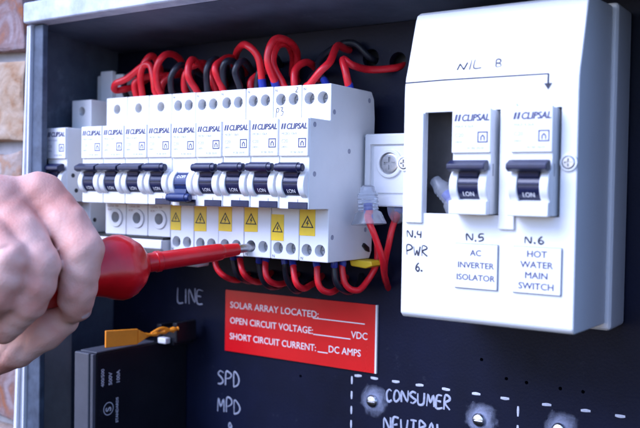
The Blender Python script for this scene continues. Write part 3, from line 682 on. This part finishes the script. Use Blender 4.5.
# ------------------------------------------------------------------ black service block with orange seal
sb = thing('service_fuse_block', (-148, 0, -200), 'black service block with white printed marks at the lower left', 'fuse block')
part('body', box(-155.2, -141.2, -76.5, -1, -200, -99.2, .8), BOXP, sb)
part('front_cover', box(-155.6, -143.6, -80, -76.7, -200, -98.6, .7), BOXP_LIT, sb)
part('front_rib', box(-143.4, -141.0, -79, -76.7, -200, -99.0, .4), BOXP_LIT, sb)
part('lit_top', box(-155, -141.5, -76, -30, -99.1, -98.2, .2), BOXP_LIT, sb)  # thin lighter sheet that paints the light on the block's top
xs = -141.12
for s, y, sz in (('400/500', -70.5, 3.2), ('500V', -64.5, 3.6), ('100A', -58.5, 3.6)):
    part('printed_mark', text_side(s, sz, xs, y, -119, bold=.03), PRINT, sb)
part('printed_mark', text_side('STANDARDS', 2.6, xs, -59.5, -142, bold=.03), PRINT, sb)
def ringmark(y, z, r):
    g = Geo(); n = 28
    for k in range(n):
        a, b = 2 * math.pi * k / n, 2 * math.pi * (k + 1) / n
        i = len(g.v)
        for an, rr in ((a, r), (b, r), (b, r * .86), (a, r * .86)): g.v.append((xs + .03, y + rr * math.cos(an), z + rr * math.sin(an)))
        g.f.append((i, i + 1, i + 2, i + 3))
    g.add(text_side('S', r * 1.5, xs, y + r * .5, z - r * .45, bold=.03)); part('printed_mark', g, PRINT, sb)
ringmark(-67.0, -132.5, 3.9); ringmark(-65.5, -151, 4.3)
cl = thing('latch_clip', (-132, -20, -100), 'black plastic latch on top of the service block', 'latch')
part('clip_body', box(-141, -131, -24, -8, -101, -90.5, .8), BOXP, cl)
part('clip_ear', box(-132.5, -128.5, -24, -6, -99, -86.5, .8), BOXP, cl)
part('clip_ear', box(-146, -141.5, -24, -6, -99, -88.5, .8), BOXP, cl)
part('white_pad', box(-140, -133, -29, -24.5, -99.5, -95.8, .8), FRAMEW, cl)
og = thing('orange_seal', (-140, -50, -97), 'flat orange plastic seal tag lying across the service block', 'seal')
def lerp(a, b, t): return tuple(x + (y - x) * t for x, y in zip(a, b))
A, B = Vector((-140.5, -71, -91.2)), Vector((-128, -30, -92.0))
dirv = (B - A).normalized()
def seal_slab(t0, t1, h0, h1, th=1.6):
    L = (B - A).length; p0, p1 = A + dirv * t0, A + dirv * t1; nrm = dirv.cross(Vector((0, 0, 1))).normalized() * th
    return plank([tuple(p0 + Vector((0, 0, -h0))), tuple(p1 + Vector((0, 0, -h1))), tuple(p1 + Vector((0, 0, h1))), tuple(p0 + Vector((0, 0, h0)))], tuple(nrm), .5)
part('tag', seal_slab(0, 20.5, 5.0, 4.6), ORANGE, og)
part('neck', seal_slab(20.6, 26, 4.2, 1.4), ORANGE, og)
part('strap', tube(smooth_path([tuple(A + dirv * 25), tuple(A + dirv * 33 + Vector((0, 0, .6))), tuple(A + dirv * 41 + Vector((0, 0, 1.8))), tuple(A + dirv * 48 + Vector((0, 0, 2.6)))], 6), 1.3, 10, lambda t: 1 + .3 * math.sin(25 * t)), ORANGE, og)
part('strap_lock', tube(smooth_path([tuple(A + dirv * 30 + Vector((0, 0, 1))), tuple(A + dirv * 37 + Vector((0, 0, 3.6))), tuple(A + dirv * 45 + Vector((0, 0, 1)))], 6), .9, 8), ORANGE, og)

# ------------------------------------------------------------------ screwdriver
TIP = Vector((-49.1, -48.6, -34.2)); AX = Vector((-.3257, -.93997, -.1018)).normalized()
sdv = thing('screwdriver', tuple(TIP), 'red insulated screwdriver held in the hand, its tip on a breaker terminal', 'screwdriver')
part('blade', lathe(TIP, AX, [(0, 1.4), (1.5, 2.1), (4, 2.3), (16, 2.3)], 18), STEEL, sdv)
part('insulated_shaft', lathe(TIP, AX, [(10.5, 2.4), (11, 3.2), (14, 3.45), (20, 3.6), (21.5, 4.3), (24, 4.5), (56, 4.7), (56.4, 5.3), (58.6, 5.3), (59, 4.8), (67, 4.8)], 28), SDRED, sdv)
hd = part('handle', lathe(TIP, AX, [(64.0, 5.4), (64.3, 6.6), (67.5, 10.9), (68.3, 11.6), (71.5, 14.0), (75, 15.3), (78.5, 15.6), (82.5, 14.7), (86.5, 13.0), (91, 11.8), (96, 12.2), (110, 13.5), (128, 13.6), (142, 12.4), (149, 9.5), (152, 4)], 48, lobes=(6, .022)), SDRED, sdv, 34)

# ------------------------------------------------------------------ hand
def skin_material():
    m = bpy.data.materials.new('skin'); m.use_nodes = True; n, l = m.node_tree.nodes, m.node_tree.links
    b = n['Principled BSDF']; b.inputs['Roughness'].default_value = .55; b.inputs['Specular IOR Level'].default_value = .35
    b.inputs['Subsurface Weight'].default_value = .25; b.inputs['Subsurface Radius'].default_value = (1, .35, .2); b.inputs['Subsurface Scale'].default_value = .003
    tc = n.new('ShaderNodeTexCoord')
    nz = n.new('ShaderNodeTexNoise'); nz.inputs['Scale'].default_value = 38; nz.inputs['Detail'].default_value = 6; nz.inputs['Distortion'].default_value = .4
    l.new(tc.outputs['Object'], nz.inputs['Vector'])
    cr = n.new('ShaderNodeValToRGB'); e = cr.color_ramp.elements
    e[0].position = .3; e[0].color = (.62, .25, .18, 1); e[1].position = .72; e[1].color = (.86, .57, .47, 1)
    l.new(nz.outputs['Fac'], cr.inputs['Fac']); l.new(cr.outputs['Color'], b.inputs['Base Color'])
    vo = n.new('ShaderNodeTexVoronoi'); vo.inputs['Scale'].default_value = 900; l.new(tc.outputs['Object'], vo.inputs['Vector'])
    n2 = n.new('ShaderNodeTexNoise'); n2.inputs['Scale'].default_value = 110; n2.inputs['Detail'].default_value = 6; l.new(tc.outputs['Object'], n2.inputs['Vector'])
    ma = n.new('ShaderNodeMath'); ma.operation = 'MULTIPLY_ADD'; ma.inputs[1].default_value = .25
    l.new(vo.outputs['Distance'], ma.inputs[0]); l.new(n2.outputs['Fac'], ma.inputs[2])
    bp = n.new('ShaderNodeBump'); bp.inputs['Strength'].default_value = .32; bp.inputs['Distance'].default_value = .001
    l.new(ma.outputs[0], bp.inputs['Height']); l.new(bp.outputs['Normal'], b.inputs['Normal'])
    return m
SKIN = skin_material()
NAIL = mat('nail', (.66, .46, .42), .25, var=.1, vscale=200)
def surface_nets(f, lo, h):
    nx, ny, nz = f.shape
    ins = f < 0
    c = np.zeros((nx - 1, ny - 1, nz - 1), int)
    for a in (0, 1):
        for b in (0, 1):
            for d in (0, 1): c += ins[a:nx - 1 + a, b:ny - 1 + b, d:nz - 1 + d]
    act = (c > 0) & (c < 8)
    idx = -np.ones(act.shape, int); ii = np.argwhere(act); idx[act] = np.arange(len(ii))
    acc = np.zeros((len(ii), 3)); cnt = np.zeros(len(ii))
    corners = [(a, b, d) for a in (0, 1) for b in (0, 1) for d in (0, 1)]
    for p in corners:
        for ax in range(3):
            if p[ax]: continue
            q = list(p); q[ax] = 1
            fa = f[ii[:, 0] + p[0], ii[:, 1] + p[1], ii[:, 2] + p[2]]; fb = f[ii[:, 0] + q[0], ii[:, 1] + q[1], ii[:, 2] + q[2]]
            cr = (fa < 0) != (fb < 0); t = np.where(cr, fa / np.where(cr, fa - fb, 1), 0)
            pos = np.tile(np.array(p, float), (len(ii), 1)); pos[:, ax] += t
            acc += pos * cr[:, None]; cnt += cr
    V = lo + (ii + acc / cnt[:, None]) * h
    faces = []
    for ax in range(3):
        o1, o2 = [(1, 2), (2, 0), (0, 1)][ax]
        sl0 = [slice(None)] * 3; sl1 = [slice(None)] * 3; sl0[ax] = slice(0, -1); sl1[ax] = slice(1, None)
        A, Bb = ins[tuple(sl0)], ins[tuple(sl1)]
        e = np.argwhere(A != Bb); e = e[(e[:, o1] > 0) & (e[:, o2] > 0) & (e[:, o1] < f.shape[o1] - 1) & (e[:, o2] < f.shape[o2] - 1)]
        d1 = np.zeros(3, int); d1[o1] = 1; d2 = np.zeros(3, int); d2[o2] = 1
        q = np.stack([idx[tuple((e - k).T)] for k in (d1 + d2, d2, 0 * d1, d1)], 1)
        flip = ~A[tuple(e.T)]
        q[flip] = q[flip][:, ::-1]; faces.append(q)
    return V, np.concatenate(faces)
HO = Vector((-72.1, -141.6, -41.8))           # a point on the index finger; u, v, w are the hand's own axes
HU, HV, HW = RIGHT, UP, -FWD
FING = {   # (u, v, w, radius) joint by joint
 'index': [(-21.4, 31.2, 2, 12.4), (-8, 20.5, 9, 10.2), (0.4, 9.8, 14, 9.4), (-.4, 1, 14, 8.5), (-1.9, -7.1, 12.5, 8.3), (-3.6, -13, 10, 7.7), (-4.1, -16.4, 8, 7.0)],
 'middle': [(-38.5, 29.0, 12, 13.2), (-24, 16, 22, 10.4), (-15.2, 4.0, 27, 9.6), (-16, -4, 28, 8.8), (-19.5, -11.5, 27, 8.6), (-31.5, -23.2, 22, 7.4)],
 'ring': [(-52.2, 25.2, 18, 12.6), (-34, 14, 30, 10.0), (-25.0, 6.0, 36, 9.2), (-26, -1, 37, 8.6), (-29.5, -8, 36, 8.3), (-41.2, -18.3, 30, 7.2)],
 'pinky': [(-66, 16.6, 22, 11), (-40.3, 1.6, 41, 8.4), (-43.2, -10.7, 39, 7.6), (-53.0, -19.2, 31, 6.4)],
 'thumb': [(-118, -16, -6, 18), (-74, -43.5, -4, 12.6), (-52, -41.5, -2, 10.8), (-34, -34.5, 0, 10.2), (-20, -27, 1, 9.2), (-11.5, -22.6, 1, 7.0)],
}
def build_hand():
    lo = np.array([-205., -66., -46.]); hi = np.array([18., 50., 58.]); h = 1.0
    n = ((hi - lo) / h).astype(int) + 1
    X, Y, Z = np.meshgrid(*[lo[i] + h * np.arange(n[i]) for i in range(3)], indexing='ij')
    P = np.stack([X, Y, Z], -1).astype(np.float32)
    def cone(a, b):
        pa, pb = np.array(a[:3], np.float32), np.array(b[:3], np.float32); d = pb - pa
        t = np.clip(((P - pa) @ d) / (d @ d), 0, 1)
        q = P - pa - t[..., None] * d
        return np.sqrt((q * q).sum(-1)) - (a[3] + (b[3] - a[3]) * t)
    def smin(a, b, k):
        hh = np.clip(.5 + .5 * (b - a) / k, 0, 1); return b + (a - b) * hh - k * hh * (1 - hh)
    def chain(ps, k=1.5):
        f = cone(ps[0], ps[1])
        for a, b in zip(ps[1:], ps[2:]): f = smin(f, cone(a, b), k)
        return f
    F = {k: chain(v) for k, v in FING.items()}
    wrist = (-132, 6, 6)
    palm = cone((*wrist, 26), (-185, -6, 12, 27))
    palm = smin(palm, cone((-185, -6, 12, 27), (-260, -30, 18, 34)), 6)
    for k, r in (('index', 14), ('middle', 17), ('ring', 16), ('pinky', 13)):
        a = FING[k][0]; palm = smin(palm, cone((wrist[0], wrist[1], wrist[2], 22), (a[0] - 4, a[1] - 3, a[2] - 4, a[3] - .6)), 6)
        palm = smin(palm, cone((a[0] - 2, a[1] - 2, a[2] - 5, a[3] - 1), (a[0] - 34, a[1] - 24, a[2] - 26, 13)), 8)
    palm = smin(palm, cone((-78, -20, -18, 17), (-45, 10, -20, 11)), 8)
    f = palm
    for k in ('index', 'middle', 'ring', 'pinky'):
        f = smin(f, F[k], 1.6)
    # re-open the grooves between neighbouring fingers
    g = np.minimum(np.minimum(F['index'], F['middle']), np.minimum(F['ring'], F['pinky']))
    tool = None
    f = smin(f, F['thumb'], 3.5)
    # knuckle tendons and creases
    def ridge(a, b, r): return cone((*a, r), (*b, r))
    for k in ('index', 'middle', 'ring'):
        a = FING[k][0]; f = smin(f, cone((a[0] - 1, a[1] + 3.4, a[2] + 4, a[3] - 3.0), (a[0] - 60, a[1] - 5, a[2] + 13, 4)), 5)
    def groove(a, b, r, depth):
        d = cone((*a, r), (*b, r)); return 1.3 * depth * np.exp(-np.maximum(d + r, 0) ** 2 / (r * r))
    for a, b, r, dp in (((-5, 17.5, 17), (3, 20.5, 8), .9, .8), ((-2.5, 14, 21), (6.5, 16.0, 12), .8, .6), ((-21, 11, 32), (-12, 14, 28), .9, .8), ((-7.5, -6, 20), (4, -4.8, 17), .8, .5),
                        ((-24, -8, 36), (-13, -6, 34), .9, .6), ((-31, 8, 44), (-22, 12, 42), .9, .8), ((-14, 26, 19), (-2, 27, 8), .8, .5), ((-30, 24, 28), (-20, 25, 22), .8, .5), ((-40, -42, 9), (-30, -28, 10), 1.0, .7), ((-29, -38, 9), (-22, -20, 10), .9, .5)):
        f = f + groove(a, b, r, dp)
    f = f + .28 * np.sin(X * .55 + 1.3 * np.sin(Y * .3)) * np.sin(Y * .47 + Z * .3) * np.clip(1 + f * 0, 0, 1)
    V, Q = surface_nets(f, lo, h)
    # light smoothing
    for _ in range(2):
        acc = np.zeros_like(V); cnt = np.zeros(len(V))
        for i in range(4):
            a, b = Q[:, i], Q[:, (i + 1) % 4]
            np.add.at(acc, a, V[b]); np.add.at(cnt, a, 1); np.add.at(acc, b, V[a]); np.add.at(cnt, b, 1)
        V = V + .5 * (acc / np.maximum(cnt, 1)[:, None] - V)
    R3 = np.array([list(HU), list(HV), list(HW)])
    W = V @ R3 + np.array(HO)
    g = Geo(); g.v = [tuple(p) for p in W]; g.f = [tuple(q) for q in Q]
    return g
hand = thing('person', tuple(HO), 'bare hand reaching in from the left, fingers curled around the red screwdriver', 'hand')
part('hand', build_hand(), SKIN, hand, 180)
def nail(c, along, out, L, Wd):
    """curved finger nail: c centre, along = towards the finger tip, out = away from the finger"""
    along = Vector(along).normalized(); out = (Vector(out) - along * Vector(out).dot(along)).normalized(); sd_ = along.cross(out)
    g = Geo(); nu, nv = 9, 9
    for i in range(nu):
        for j in range(nv):
            a, b = i / (nu - 1) * 2 - 1, j / (nv - 1) * 2 - 1
            wv = Wd * (1 - .25 * max(0, abs(a) - .5) ** 2 * 4)
            p = Vector(c) + along * (a * L) + sd_ * (b * wv) + out * (-.9 * b * b * wv * .42 - .25 * a * a * L * .35)
            g.v.append(tuple(HO + HU * p.x + HV * p.y + HW * p.z))
    for i in range(nu - 1):
        for j in range(nv - 1): g.f.append((i * nv + j, i * nv + j + 1, (i + 1) * nv + j + 1, (i + 1) * nv + j))
    part('finger_nail', g, NAIL, hand, 180)
nail((3.3, -15.5, 10.6), (-.2, -1, -.35), (1, -.1, .25), 5.4, 4.6)
